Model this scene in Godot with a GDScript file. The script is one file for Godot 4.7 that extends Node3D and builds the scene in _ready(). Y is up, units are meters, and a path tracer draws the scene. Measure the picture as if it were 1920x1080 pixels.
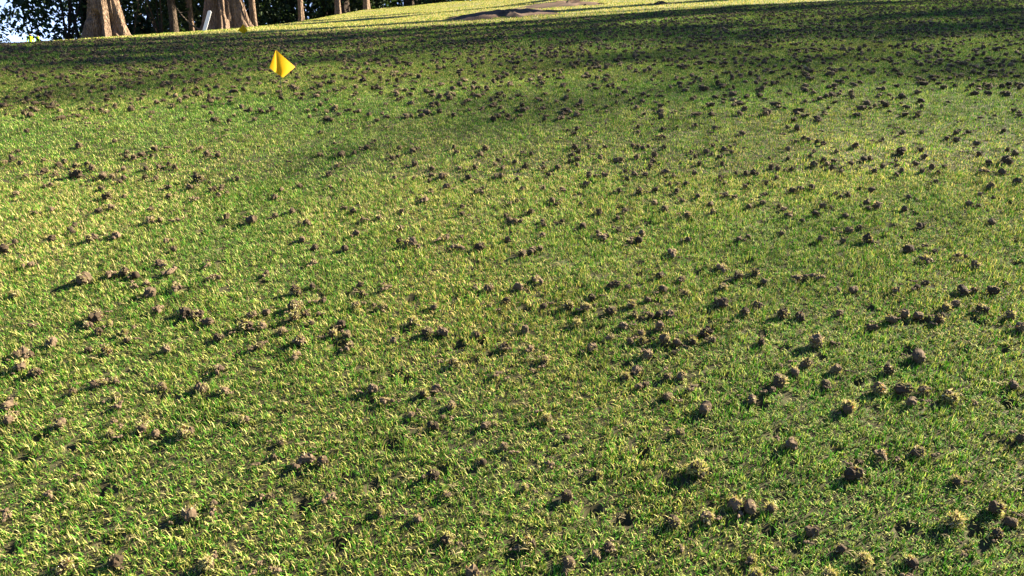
extends Node3D
# A cored golf fairway on a hillside in low morning sun: soil plugs on short turf, marker flags, old trees on the ridge.
# x runs right, z = -d where d is the distance uphill from the camera; the camera's foot stands at y = 0.

const EYE := 1.27
const RISE := [[-60.0, -6.0], [-10.0, -3.4], [-3.0, -2.0], [0.0, -1.27], [1.27, -0.947], [2.345, -0.708], [4.67, -0.288], [7.0, -0.055], [10.0, 0.16], [13.0, 0.36], [20.0, 0.84], [30.0, 1.60], [36.0, 1.86], [45.0, 1.75], [60.0, 1.5], [80.0, 1.2], [120.0, -0.5], [300.0, -14.0], [900.0, -40.0], [2500.0, -90.0]]

# soil plugs as they lie: x, d, width in mm, look (0 bare soil, 1 soil with thatch, 2 mostly grass and straw, 3 crumbled)
var PLUGS := PackedFloat32Array([
	0.585,1.267,32,2, 0.450,1.268,29,2, -0.074,1.271,32,0, -0.441,1.279,27,3, -0.837,1.293,35,2, 0.107,1.294,30,0, -0.473,1.296,16,3, -0.571,1.296,33,2,
	0.750,1.296,27,1, 0.452,1.304,23,2, 0.664,1.304,30,2, -0.748,1.306,33,0, 0.162,1.313,20,3, 0.857,1.314,16,3, 0.629,1.328,25,0, 0.324,1.330,18,3,
	0.186,1.331,26,0, 0.036,1.338,33,2, -0.127,1.352,31,2, 0.946,1.362,25,0, 0.586,1.369,29,0, 0.876,1.391,40,2, 0.989,1.392,26,0, 0.322,1.396,29,1,
	0.387,1.406,32,1, -0.188,1.406,21,1, -1.017,1.422,27,3, -0.651,1.423,35,1, 0.974,1.426,35,1, 0.523,1.428,27,2, -0.267,1.428,22,2, 0.481,1.430,32,0,
	0.452,1.437,35,1, -0.607,1.445,27,3, 0.113,1.463,30,0, -0.373,1.465,30,3, -0.135,1.471,19,1, -0.502,1.473,17,1, -0.960,1.475,22,3, 0.028,1.490,20,2,
	0.935,1.501,25,2, 0.723,1.518,37,1, -0.166,1.525,26,0, 0.185,1.526,23,2, -0.929,1.531,17,3, 0.396,1.532,46,2, 0.081,1.555,26,3, 0.752,1.560,17,0,
	-0.065,1.564,23,1, -0.467,1.566,29,3, -0.413,1.571,32,0, 0.808,1.580,38,3, -0.450,1.580,29,0, 0.889,1.585,29,1, -0.525,1.589,16,1, 0.622,1.611,33,1,
	-0.018,1.613,22,1, 1.137,1.626,24,0, -0.520,1.637,21,2, 0.124,1.644,18,0, 0.381,1.660,21,1, -0.919,1.666,21,1, -0.744,1.666,40,2, -0.815,1.667,21,0,
	-0.211,1.670,18,2, -0.852,1.681,34,2, -0.181,1.684,28,0, -0.060,1.688,23,1, -0.040,1.692,19,2, -1.048,1.697,28,1, -0.930,1.708,25,3,
	0.084,1.710,28,2, -0.626,1.712,28,2, -1.176,1.713,27,1, -0.162,1.715,16,2, -0.860,1.719,19,2, -0.236,1.723,22,0, 0.793,1.736,38,2, 0.457,1.740,35,0,
	1.100,1.758,19,3, -0.145,1.759,25,1, 0.954,1.760,29,0, -0.943,1.765,30,3, -1.208,1.768,29,0, -0.301,1.771,32,3, 1.050,1.774,42,2, 0.577,1.774,26,0,
	-1.198,1.775,19,2, 0.376,1.789,27,1, -0.965,1.801,29,2, 1.003,1.803,29,1, -0.216,1.803,28,2, 0.952,1.806,36,1, 0.894,1.807,39,1, 0.637,1.812,20,0,
	1.230,1.819,25,0, -0.341,1.821,29,0, -0.707,1.822,31,2, -1.080,1.824,20,1, -0.187,1.824,25,0, 0.440,1.825,30,3, -0.770,1.834,31,1, 0.316,1.835,20,0,
	0.777,1.835,25,0, -0.866,1.838,26,1, 0.332,1.840,17,0, 0.662,1.841,40,1, -1.038,1.853,28,1, -1.019,1.861,27,2, 0.389,1.867,25,0, -0.999,1.870,23,2,
	0.425,1.872,27,1, 0.288,1.874,27,2, -0.040,1.883,24,3, 0.714,1.885,27,1, 0.952,1.888,32,0, 0.820,1.890,30,1, 0.315,1.896,27,0, 0.051,1.899,20,3,
	-1.218,1.901,29,1, -0.749,1.912,48,3, 0.754,1.919,31,1, -1.265,1.928,38,2, -0.151,1.928,31,1, -0.186,1.932,21,3, 1.051,1.942,41,0, 0.085,1.943,28,1,
	0.355,1.961,30,0, -0.565,1.964,38,3, 0.424,1.969,17,3, -1.306,1.983,25,0, -1.274,1.986,25,0, -1.297,1.999,28,1, -1.077,1.999,32,2, 0.048,1.999,25,0,
	0.212,2.000,30,0, -0.431,2.003,37,3, -0.021,2.003,27,1, -0.693,2.006,21,3, -0.921,2.006,28,1, -1.132,2.009,21,0, 0.810,2.010,43,1, 0.857,2.013,16,0,
	0.666,2.016,23,0, 0.440,2.016,27,0, -0.675,2.019,27,1, 0.486,2.022,25,2, 0.318,2.024,21,0, 0.411,2.026,36,1, 0.351,2.027,25,1, 0.537,2.027,25,1,
	-0.572,2.037,36,1, -0.321,2.040,22,0, -1.242,2.040,36,1, 0.265,2.044,25,1, -1.046,2.054,25,0, -0.799,2.060,27,1, 0.528,2.060,34,1, 0.352,2.063,25,1,
	-0.098,2.063,29,2, -0.452,2.069,26,1, -0.491,2.072,31,1, 1.389,2.074,33,0, -0.190,2.075,33,0, -0.231,2.079,29,1, 0.990,2.084,27,0,
	-0.635,2.085,26,1, 0.036,2.088,26,0, 0.406,2.089,31,0, -1.071,2.092,26,2, -1.145,2.100,28,0, 0.308,2.101,28,0, -0.694,2.114,33,2, -0.739,2.114,41,2,
	0.182,2.121,30,2, 1.192,2.122,32,1, 1.059,2.125,30,1, -0.478,2.128,26,0, -0.562,2.129,22,1, -0.277,2.132,32,2, 1.396,2.133,30,1, -1.345,2.135,26,3,
	-1.192,2.136,26,1, -0.855,2.138,30,0, 1.141,2.141,28,0, -1.131,2.142,26,2, 0.811,2.146,30,0, 1.108,2.149,30,0, 0.391,2.150,23,0, 0.763,2.154,34,1,
	-0.616,2.159,38,1, 0.446,2.160,28,0, 0.417,2.160,26,0, 0.348,2.161,23,1, 0.929,2.166,23,0, 1.334,2.167,32,1, 0.661,2.167,32,0, -1.188,2.176,42,1,
	-0.742,2.176,27,1, -0.590,2.177,23,1, -0.899,2.179,34,1, 0.284,2.181,30,1, 1.238,2.183,27,1, -0.555,2.184,16,0, -0.704,2.190,25,0,
	-0.938,2.191,38,1, 0.211,2.201,35,1, 1.275,2.202,27,0, 0.708,2.208,27,1, 0.345,2.210,31,1, 0.164,2.213,35,1, 0.093,2.215,27,0, -1.024,2.215,46,3,
	-0.630,2.216,43,1, -0.224,2.216,27,2, 0.606,2.217,39,1, -0.371,2.219,27,2, -0.064,2.221,23,3, -0.454,2.224,31,2, -0.402,2.227,19,1,
	0.397,2.240,23,1, -0.016,2.252,25,0, -0.565,2.254,35,3, 0.236,2.263,26,0, 1.423,2.274,35,0, 1.333,2.275,36,0, 1.371,2.283,24,0, 1.140,2.283,26,0,
	0.516,2.290,24,1, 1.017,2.293,28,0, 0.975,2.298,24,3, -0.447,2.301,24,1, 1.210,2.302,24,0, 0.452,2.308,30,0, -1.086,2.309,44,0, -1.493,2.312,36,2,
	-0.650,2.313,36,1, 0.635,2.322,32,1, -0.070,2.323,30,1, 0.350,2.323,22,0, -0.111,2.324,20,0, 0.020,2.325,36,0, 1.491,2.326,16,3, 1.247,2.327,24,1,
	0.307,2.332,32,0, -0.384,2.338,32,3, -1.019,2.346,45,3, -0.610,2.351,24,0, 0.768,2.353,24,3, -1.154,2.357,33,3, -0.465,2.361,24,1, 0.078,2.367,45,3,
	0.884,2.373,37,3, -1.125,2.374,25,1, 0.521,2.376,25,1, 0.938,2.376,45,3, 0.700,2.390,37,0, 0.458,2.395,29,0, -1.333,2.406,46,1, -0.926,2.406,46,3,
	0.759,2.411,29,1, -0.771,2.426,33,3, -1.185,2.430,34,1, -1.266,2.441,46,3, 0.664,2.445,46,3, -1.227,2.449,34,1, 1.464,2.451,29,1, -1.084,2.460,47,3,
	1.323,2.487,47,3, -0.976,2.491,30,3, -1.128,2.509,47,3, 1.445,2.514,39,3, -0.643,2.518,35,3, -1.565,2.519,43,3, 1.382,2.554,22,3, 0.528,2.554,48,3,
	0.033,2.556,33,1, 1.303,2.566,39,0, 0.066,2.576,24,0, 1.369,2.595,27,3, 0.095,2.595,24,1, -0.107,2.611,36,1, -0.183,2.613,45,3, -1.134,2.615,27,0,
	-0.561,2.622,29,0, -0.664,2.630,27,0, -0.316,2.632,18,0, 1.113,2.632,27,0, 1.197,2.636,40,1, -1.716,2.640,36,0, 0.398,2.645,27,0, -0.343,2.648,41,1,
	1.041,2.650,27,1, 0.596,2.656,27,1, 0.770,2.657,23,0, 0.430,2.660,32,1, -0.014,2.666,27,0, -0.387,2.676,23,0, 0.807,2.677,18,1, -0.237,2.683,46,3,
	-1.186,2.686,27,1, -1.710,2.694,23,0, 0.311,2.696,50,3, -0.722,2.696,28,1, 0.106,2.701,25,1, 0.926,2.702,23,1, -0.174,2.703,18,0, 0.448,2.709,30,1,
	1.165,2.718,30,0, -1.457,2.721,37,1, -1.598,2.724,32,1, 1.112,2.724,21,3, 1.210,2.739,26,0, -0.544,2.741,28,1, 0.372,2.745,23,1, -1.390,2.747,50,3,
	1.428,2.750,28,3, 1.683,2.766,28,0, 0.249,2.777,31,0, -1.556,2.780,28,3, -0.396,2.783,28,3, 0.113,2.786,24,0, 1.033,2.807,19,0, 0.010,2.819,29,0,
	0.029,2.824,19,1, 0.181,2.826,21,0, 0.110,2.828,19,0, -0.736,2.828,33,1, -0.010,2.831,29,1, -1.573,2.834,24,2, 1.196,2.838,24,1, -0.938,2.846,43,0,
	0.380,2.850,22,0, 1.098,2.859,29,0, -0.541,2.859,24,0, 0.634,2.860,31,1, 1.003,2.862,43,3, -1.227,2.873,34,3, -0.024,2.874,19,0, -1.316,2.876,34,1,
	-0.485,2.876,24,1, 0.731,2.876,29,0, -1.284,2.881,24,0, -1.042,2.886,29,0, 1.433,2.892,27,0, -0.866,2.893,29,1, 0.317,2.895,29,1, -0.181,2.897,22,0,
	1.303,2.902,24,0, 0.068,2.902,29,0, 0.416,2.910,27,0, 1.714,2.915,20,3, 1.001,2.918,22,0, 0.562,2.918,29,0, 1.175,2.919,17,0, 1.344,2.920,39,0,
	1.683,2.922,29,0, 1.145,2.926,29,0, -0.409,2.930,25,0, -0.588,2.935,30,0, -0.816,2.936,30,1, 0.879,2.940,27,1, 0.991,2.943,20,0, 1.318,2.952,30,1,
	-1.783,2.953,25,3, 0.740,2.958,27,3, -0.187,2.961,25,0, -0.628,2.963,25,3, -1.547,2.965,30,1, 0.535,2.977,30,0, 0.939,2.977,25,0, -1.358,2.979,23,0,
	0.260,2.980,23,3, -0.010,2.982,25,0, 0.168,2.983,20,2, 1.808,2.990,20,3, -1.735,2.991,35,3, 0.644,3.000,20,3, -1.517,3.004,30,1, 1.500,3.006,23,0,
	0.018,3.007,23,0, 0.152,3.016,28,2, 1.247,3.020,20,0, 1.776,3.024,25,0, 1.279,3.033,30,0, 0.710,3.038,25,3, 0.850,3.040,23,0, -0.337,3.046,46,3,
	1.236,3.048,23,0, 0.818,3.055,28,0, 0.973,3.064,20,1, -1.225,3.070,41,3, 1.391,3.084,31,0, -0.920,3.087,31,3, 1.083,3.088,31,0, 0.638,3.089,28,0,
	0.494,3.094,34,1, 1.859,3.104,34,1, 1.120,3.107,26,0, -0.117,3.109,21,1, -1.340,3.109,26,3, -1.145,3.109,26,1, -0.140,3.109,26,0, 0.418,3.111,23,0,
	-1.586,3.117,42,1, 1.171,3.120,31,3, 0.560,3.120,23,1, -1.521,3.122,21,3, 0.039,3.132,24,0, 0.199,3.133,24,1, -1.123,3.137,21,0, -0.320,3.137,21,0,
	0.917,3.143,24,0, 1.988,3.150,31,0, 0.124,3.150,24,1, -1.961,3.151,32,1, -0.116,3.159,21,0, 1.674,3.160,26,3, -0.915,3.166,24,0, 0.690,3.173,24,0,
	0.625,3.176,21,0, 1.011,3.176,21,0, -0.260,3.179,32,1, 0.294,3.181,32,3, 0.848,3.182,21,0, -1.191,3.184,32,3, -0.724,3.189,21,0, -1.163,3.198,27,1,
	-0.849,3.201,24,1, -1.293,3.203,32,1, -1.380,3.206,29,1, -1.649,3.208,27,1, 1.067,3.235,22,0, 0.842,3.235,30,0, 1.553,3.239,27,1, 0.466,3.242,24,1,
	-1.898,3.247,22,1, -0.684,3.248,24,0, -0.335,3.250,22,0, 0.022,3.252,22,1, 1.988,3.255,32,0, 0.658,3.258,22,0, -1.233,3.262,19,0, -1.882,3.262,27,1,
	1.733,3.264,24,0, 0.340,3.270,22,0, 1.919,3.273,43,3, 1.670,3.274,27,0, -0.401,3.276,22,0, 0.955,3.278,27,0, 0.313,3.279,30,0, -0.480,3.280,22,0,
	-0.180,3.283,30,1, 1.006,3.283,16,1, -1.611,3.284,25,1, 0.987,3.284,30,0, 0.379,3.285,27,0, 0.546,3.286,27,0, 0.917,3.287,19,0, 1.484,3.289,25,1,
	1.597,3.292,25,1, 0.749,3.294,27,0, 0.153,3.294,25,0, 1.350,3.294,25,3, -0.066,3.295,27,0, -1.289,3.295,44,1, 0.503,3.295,27,1, 0.627,3.298,33,0,
	-0.044,3.302,27,0, -0.285,3.303,38,1, -1.133,3.305,25,0, -1.471,3.310,30,1, 1.126,3.311,22,0, -0.336,3.314,28,0, 1.098,3.320,28,0, 1.158,3.325,25,0,
	1.736,3.327,30,0, -1.522,3.329,30,1, -0.761,3.331,30,1, -1.615,3.332,28,0, 1.326,3.335,28,0, 0.470,3.337,22,0, 1.795,3.341,22,1, 1.539,3.343,25,0,
	1.078,3.345,28,0, 1.446,3.346,17,0, -1.671,3.351,28,0, -1.711,3.352,39,0, 1.603,3.357,22,0, -1.326,3.362,22,0, 1.991,3.366,33,0, 1.264,3.370,33,0,
	0.193,3.373,31,0, -2.046,3.374,28,3, -1.833,3.374,50,1, 1.321,3.376,25,0, 1.693,3.378,28,0, 2.073,3.380,45,0, 1.421,3.380,28,0, 0.582,3.382,31,1,
	0.132,3.384,25,0, 0.885,3.394,25,0, -1.928,3.394,28,1, 0.056,3.396,31,0, -0.338,3.396,25,0, -0.222,3.400,23,3, -0.039,3.400,25,1, -0.158,3.405,28,1,
	0.792,3.407,25,1, 0.277,3.412,20,2, 1.625,3.414,20,1, 1.364,3.416,25,0, 1.319,3.418,28,0, 1.495,3.428,34,0, -1.998,3.431,34,1, 1.526,3.435,28,0,
	-0.746,3.439,26,1, -1.664,3.444,29,1, 0.134,3.444,17,0, -0.074,3.444,26,0, -1.569,3.449,26,1, 0.604,3.449,29,1, 1.180,3.450,23,1, -0.417,3.451,34,0,
	-1.447,3.452,29,1, -1.808,3.459,34,0, 1.767,3.460,31,1, -1.521,3.464,26,0, 0.447,3.465,29,0, 0.246,3.465,20,1, 0.011,3.467,23,0, 2.160,3.470,34,0,
	1.106,3.471,17,0, 1.284,3.472,23,0, 0.470,3.473,29,0, 2.009,3.476,29,0, 0.282,3.481,29,3, 0.898,3.489,26,0, -1.487,3.489,26,2, -0.058,3.497,23,0,
	-1.897,3.498,32,0, 0.795,3.502,23,1, 0.541,3.505,32,0, 1.689,3.517,46,0, 0.621,3.519,35,0, -1.980,3.519,29,3, 0.386,3.521,26,1, 0.872,3.526,20,0,
	2.164,3.533,23,1, -1.864,3.533,26,0, -0.526,3.537,26,0, 1.419,3.538,23,0, -0.035,3.541,16,0, 1.322,3.542,23,1, 0.263,3.545,23,0, -2.164,3.546,29,3,
	1.793,3.549,26,0, 0.965,3.549,23,0, 0.855,3.554,32,0, 0.788,3.557,23,0, 0.085,3.563,24,0, -0.503,3.563,21,0, -1.980,3.566,29,1, -2.244,3.568,24,0,
	-0.141,3.574,32,0, 1.218,3.574,29,0, 0.295,3.581,30,0, 0.939,3.588,30,1, -2.084,3.589,24,3, 0.047,3.593,24,0, -0.759,3.594,36,3, -0.855,3.599,27,1,
	-1.688,3.600,30,1, -2.233,3.605,36,0, 1.527,3.607,33,0, -0.705,3.611,27,1, -1.314,3.611,30,1, -0.250,3.617,27,1, 2.073,3.621,30,3,
	-1.730,3.621,27,0, -1.618,3.626,24,2, 0.681,3.629,27,0, 0.586,3.634,24,0, 0.977,3.634,21,0, -0.446,3.637,33,0, 0.903,3.637,27,0, -1.376,3.643,33,1,
	-1.672,3.648,33,1, 0.282,3.649,36,0, 0.615,3.652,24,0, 1.401,3.652,27,0, 0.349,3.655,30,0, -0.120,3.659,39,0, 0.421,3.661,24,1, 0.572,3.664,24,0,
	2.007,3.672,36,1, 0.547,3.675,24,0, 1.384,3.682,27,0, -0.264,3.687,27,1, 1.289,3.687,21,0, -0.661,3.687,30,3, -0.513,3.690,27,0, -1.758,3.692,27,1,
	1.686,3.698,24,0, 1.980,3.704,27,0, 1.356,3.714,27,0, 1.335,3.725,27,0, -2.274,3.726,25,1, -1.432,3.727,28,1, -1.644,3.727,37,1, -0.823,3.768,22,0,
	2.061,3.782,31,0, -2.024,3.788,37,3, 0.696,3.790,50,3, 1.819,3.794,31,0, 2.129,3.800,25,1, 1.912,3.800,25,0, -0.642,3.800,19,0, 2.300,3.813,25,1,
	1.085,3.833,31,3, 2.106,3.834,19,1, -1.887,3.857,25,1, 0.294,3.867,28,3, 0.603,3.883,25,0, 1.359,3.884,38,1, 0.974,3.907,32,0, 1.319,3.909,26,0,
	0.727,3.921,26,3, 0.270,3.937,19,0, 0.800,3.951,19,0, 0.317,3.958,29,0, 0.612,3.963,26,0, -0.934,3.964,26,3, 0.894,3.969,23,0, -2.420,4.064,33,0,
])

var tangents := PackedFloat32Array()
var rng := RandomNumberGenerator.new()
var broad := FastNoiseLite.new()
var patchy := FastNoiseLite.new()
var fine := FastNoiseLite.new()
var M := {}
var taken := {}
var holes := {}          # cored holes, in 10 cm cells
var cam: Camera3D

# ---------------------------------------------------------------- terrain
func ss(a: float, b: float, x: float) -> float:
	return smoothstep(a, b, x)

func rise(d: float) -> float:
	if d <= RISE[0][0]:
		return RISE[0][1]
	for i in RISE.size() - 1:
		if d <= RISE[i + 1][0]:
			var x0: float = RISE[i][0]
			var w: float = RISE[i + 1][0] - x0
			var s := (d - x0) / w
			var y0: float = RISE[i][1]
			var y1: float = RISE[i + 1][1]
			return (2 * s * s * s - 3 * s * s + 1) * y0 + (s * s * s - 2 * s * s + s) * w * tangents[i] + (3 * s * s - 2 * s * s * s) * y1 + (s * s * s - s * s) * w * tangents[i + 1]
	return RISE[-1][1]

func height(x: float, d: float) -> float:
	var m := ss(13, 30, d)
	var a := (0.33 * clampf(d / 13.0, 0, 1)) * (1 - m) + 1.2 * m
	var w := 6.0 * (1 - m) + 14.0 * m
	var c := a * tanh(x / w) - 0.65 * (1 - exp(-maxf(0, -x - 5) / 7.0)) * ss(11, 22, d) - 0.12 * ss(6, 10, -x) * ss(8, 13, d)
	var bumps := 0.006 * broad.get_noise_2d(x * 4.0, d * 4.0) + ss(14, 20, d) * 0.06 * broad.get_noise_2d(x * 0.6, d * 0.6)
	return rise(d) + c + EYE + bumps

func on_ground(x: float, d: float, up := 0.0) -> Vector3:
	return Vector3(x, height(x, d) + up, -d)

func slope_normal(x: float, d: float) -> Vector3:
	var e := 0.05
	return Vector3(height(x - e, d) - height(x + e, d), 2 * e, height(x, d + e) - height(x, d - e)).normalized()

func edge_of_cores(x: float) -> float:
	return 12.5 + 1.5 * ss(0, 5, x) + 0.35 * broad.get_noise_2d(x * 2.0, 7.0)

func past_rim(x: float, d: float) -> float:
	# how far a spot lies outside the nearest cored hole; negative inside it
	var nearest := 1.0
	var ci := int(floor(x * 10))
	var cj := int(floor(d * 10))
	for i in [ci - 1, ci, ci + 1]:
		for j in [cj - 1, cj, cj + 1]:
			for h in holes.get(Vector2i(i, j), []):
				nearest = minf(nearest, Vector2(x - h.x, d - h.y).length() - h.z)
	return nearest

# ---------------------------------------------------------------- building blocks
class Shape:
	var v := PackedVector3Array()
	var c := PackedColorArray()
	var t := PackedInt32Array()

	func point(p: Vector3, col := Color.WHITE) -> int:
		v.append(p)
		c.append(col)
		return v.size() - 1

	func tri(a: int, b: int, d: int) -> void:
		t.append(a)
		t.append(b)
		t.append(d)

	func quad(a: int, b: int, d: int, e: int) -> void:   # front face runs clockwise
		tri(a, b, d)
		tri(a, d, e)

	func tube(path: Array, radii: Array, sides: int, col := Color.WHITE) -> void:
		var first := v.size()
		for i in path.size():
			var ahead: Vector3 = (path[mini(i + 1, path.size() - 1)] - path[maxi(i - 1, 0)]).normalized()
			var side := ahead.cross(Vector3(0.31, 0.2, 0.93)).normalized()
			var other := side.cross(ahead)
			for k in sides:
				var a := TAU * k / sides
				point(path[i] + (side * cos(a) + other * sin(a)) * radii[i], col)
		for i in path.size() - 1:
			for k in sides:
				var a := first + i * sides + k
				var b := first + i * sides + (k + 1) % sides
				quad(a, b, b + sides, a + sides)
		for end in 2:
			var at: int = 0 if end == 0 else path.size() - 1
			var m := point(path[at], col)
			for k in sides:
				var a := first + at * sides + k
				var b := first + at * sides + (k + 1) % sides
				if end == 0:
					tri(m, b, a)
				else:
					tri(m, a, b)

	func box(lo: Vector3, hi: Vector3, col := Color.WHITE, xf := Transform3D()) -> void:
		var f := v.size()
		for k in 8:
			point(xf * Vector3(hi.x if k & 1 else lo.x, hi.y if k & 2 else lo.y, hi.z if k & 4 else lo.z), col)
		for q in [[0, 2, 3, 1], [4, 5, 7, 6], [0, 4, 6, 2], [1, 3, 7, 5], [0, 1, 5, 4], [2, 6, 7, 3]]:
			quad(f + q[0], f + q[1], f + q[2], f + q[3])

	func mesh(smooth := false) -> ArrayMesh:
		var a := []
		a.resize(Mesh.ARRAY_MAX)
		a[Mesh.ARRAY_VERTEX] = v
		a[Mesh.ARRAY_COLOR] = c
		a[Mesh.ARRAY_INDEX] = t
		if smooth:
			var n := PackedVector3Array()
			n.resize(v.size())
			for i in range(0, t.size(), 3):
				var f := (v[t[i + 2]] - v[t[i]]).cross(v[t[i + 1]] - v[t[i]])
				n[t[i]] += f
				n[t[i + 1]] += f
				n[t[i + 2]] += f
			for i in n.size():
				n[i] = n[i].normalized() if n[i].length() > 0 else Vector3.UP
			a[Mesh.ARRAY_NORMAL] = n
		var m := ArrayMesh.new()
		m.add_surface_from_arrays(Mesh.PRIMITIVE_TRIANGLES, a)
		return m

func numbered(called: String) -> String:
	taken[called] = taken.get(called, -1) + 1
	return called if taken[called] == 0 else "%s_%03d" % [called, taken[called]]

func tag(o: Node, label := "", category := "", group := "", kind := "") -> Node:
	if label: o.set_meta("label", label)
	if category: o.set_meta("category", category)
	if group: o.set_meta("group", group)
	if kind: o.set_meta("kind", kind)
	return o

func thing(called: String, at: Vector3, label: String, category: String, group := "") -> Node3D:
	var o := Node3D.new()
	o.name = numbered(called)
	add_child(o)
	o.position = at
	tag(o, label, category, group)
	return o

func part(called: String, m: Mesh, mat: Material, parent: Node = null) -> MeshInstance3D:
	var o := MeshInstance3D.new()
	o.name = called if parent else numbered(called)
	o.mesh = m
	o.material_override = mat
	if parent:
		parent.add_child(o, true)
	else:
		add_child(o)
	return o

func copies(called: String, m: Mesh, mat: Material, where: Array, tints: Array, parent: Node = null) -> MultiMeshInstance3D:
	var mm := MultiMesh.new()
	mm.transform_format = MultiMesh.TRANSFORM_3D
	mm.use_colors = true
	mm.mesh = m
	mm.instance_count = where.size()
	for i in where.size():
		mm.set_instance_transform(i, where[i])
		mm.set_instance_color(i, tints[i])
	var o := MultiMeshInstance3D.new()
	o.name = called if parent else numbered(called)
	o.multimesh = mm
	o.material_override = mat
	(parent if parent else self).add_child(o, true)
	return o

func lin(r: float, g: float, b: float) -> Color:
	return Color(r, g, b)

func noise_texture(n: FastNoiseLite, from: Color, to: Color, size := 512) -> NoiseTexture2D:
	var g := Gradient.new()
	g.set_color(0, from.linear_to_srgb())
	g.set_color(1, to.linear_to_srgb())
	var t := NoiseTexture2D.new()
	t.width = size
	t.height = size
	t.seamless = true
	t.noise = n
	t.color_ramp = g
	return t

func bump_texture(n: FastNoiseLite, size := 512) -> NoiseTexture2D:
	var t := NoiseTexture2D.new()
	t.width = size
	t.height = size
	t.seamless = true
	t.noise = n
	return t

func noise(seed_: int, freq: float, octaves := 4) -> FastNoiseLite:
	var n := FastNoiseLite.new()
	n.seed = seed_
	n.frequency = freq
	n.noise_type = FastNoiseLite.TYPE_SIMPLEX_SMOOTH
	n.fractal_octaves = octaves
	return n

func surface(rough: float, tinted := false, base := Color.WHITE) -> StandardMaterial3D:
	var m := StandardMaterial3D.new()
	m.roughness = rough
	m.metallic_specular = 0.3
	m.vertex_color_use_as_albedo = tinted
	m.albedo_color = base.linear_to_srgb()
	m.cull_mode = BaseMaterial3D.CULL_DISABLED
	return m

func mix3(a: Color, b: Color, k: float) -> Color:
	return a.lerp(b, clampf(k, 0, 1))

func screen_spot(p: Vector3) -> Vector2:
	# where a point stands in the photograph, 0..1 each way; only used to word the labels
	var q := cam.transform.affine_inverse() * p
	var half := tan(deg_to_rad(cam.fov) / 2)
	return Vector2(0.5 + q.x / -q.z / half / 2.0 * 9.0 / 16.0, 0.5 - q.y / -q.z / half / 2.0)

# ---------------------------------------------------------------- light
const SUN_SIDE := 66.0     # degrees to the right of straight ahead
const SUN_UP := 29.0

func set_light() -> void:
	cam = Camera3D.new()
	cam.name = "camera"
	cam.fov = 39.42
	cam.near = 0.05
	cam.far = 6000
	cam.position = Vector3(0, EYE, 0)
	cam.rotation_degrees = Vector3(-16.8, 0, 0)
	cam.current = true
	add_child(cam)
	var sky := ProceduralSkyMaterial.new()
	sky.sky_top_color = Color(0.17, 0.25, 0.38)
	sky.sky_horizon_color = Color(0.48, 0.55, 0.68)
	sky.sky_curve = 0.06
	sky.ground_horizon_color = Color(0.30, 0.32, 0.32)
	sky.ground_bottom_color = Color(0.20, 0.22, 0.16)
	sky.sun_angle_max = 20.0
	sky.sky_energy_multiplier = 1.0
	var e := Environment.new()
	e.background_mode = Environment.BG_SKY
	e.sky = Sky.new()
	e.sky.sky_material = sky
	e.background_energy_multiplier = 1.0
	e.tonemap_mode = Environment.TONE_MAPPER_LINEAR
	e.tonemap_exposure = 6.4
	e.sdfgi_enabled = true
	e.ssao_enabled = true
	e.ssil_enabled = true
	var w := WorldEnvironment.new()
	w.name = "world"
	w.environment = e
	add_child(w)
	var sun := DirectionalLight3D.new()
	sun.name = "sun"
	sun.light_energy = 1.6
	sun.light_color = Color(1.0, 0.95, 0.85)
	sun.light_angular_distance = 0.5
	sun.shadow_enabled = true
	sun.rotation_degrees = Vector3(-SUN_UP, 180.0 - SUN_SIDE, 0)
	add_child(sun)

func make_materials() -> void:
	M.grass = surface(0.7, true)
	M.grass.metallic_specular = 0.25
	M.grass.backlight_enabled = true
	M.grass.backlight = Color(0.52, 0.58, 0.30).linear_to_srgb()
	M.straw = surface(0.7, true)
	M.straw.backlight_enabled = true
	M.straw.backlight = Color(0.80, 0.74, 0.52).linear_to_srgb()
	M.soil = surface(0.95, true)
	M.soil.albedo_texture = noise_texture(noise(5, 0.03, 5), Color(0.55, 0.55, 0.55), Color(1.3, 1.25, 1.2).clamp())
	M.soil.uv1_triplanar = true
	M.soil.uv1_scale = Vector3(0.8, 0.8, 0.8)
	M.soil.heightmap_enabled = false
	M.ground = surface(1.0, true)
	M.ground.albedo_texture = noise_texture(noise(9, 0.02, 5), Color(0.6, 0.6, 0.6), Color(1, 1, 1))
	M.ground.uv1_triplanar = true
	M.ground.uv1_world_triplanar = true
	M.ground.uv1_scale = Vector3(3.1, 3.1, 3.1)
	M.bark = surface(0.95, true)
	M.bark.albedo_texture = noise_texture(noise(12, 0.035, 5), Color(0.14, 0.12, 0.10), Color(1, 0.98, 0.95))
	M.bark.heightmap_enabled = true
	M.bark.heightmap_texture = bump_texture(noise(21, 0.03, 5))
	M.bark.heightmap_scale = 9.0
	M.bark.uv1_triplanar = true
	M.bark.uv1_scale = Vector3(1.6, 0.35, 1.6)
	M.leaf = surface(0.6, true)
	M.leaf.backlight_enabled = true
	M.leaf.backlight = Color(0.4, 0.5, 0.2).linear_to_srgb()
	M.flag = surface(0.45, false, Color(0.94, 0.50, 0.006))
	M.flag.backlight_enabled = true
	M.flag.backlight = Color(0.94, 0.49, 0.006).linear_to_srgb()
	M.wire = surface(0.4, false, Color(0.05, 0.05, 0.05))
	M.wire.metallic = 0.6
	M.white = surface(0.5, false, Color(0.80, 0.80, 0.82))
	M.dark = surface(0.8, false, Color(0.05, 0.045, 0.04))
	M.cloth = surface(0.85, true)

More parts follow.
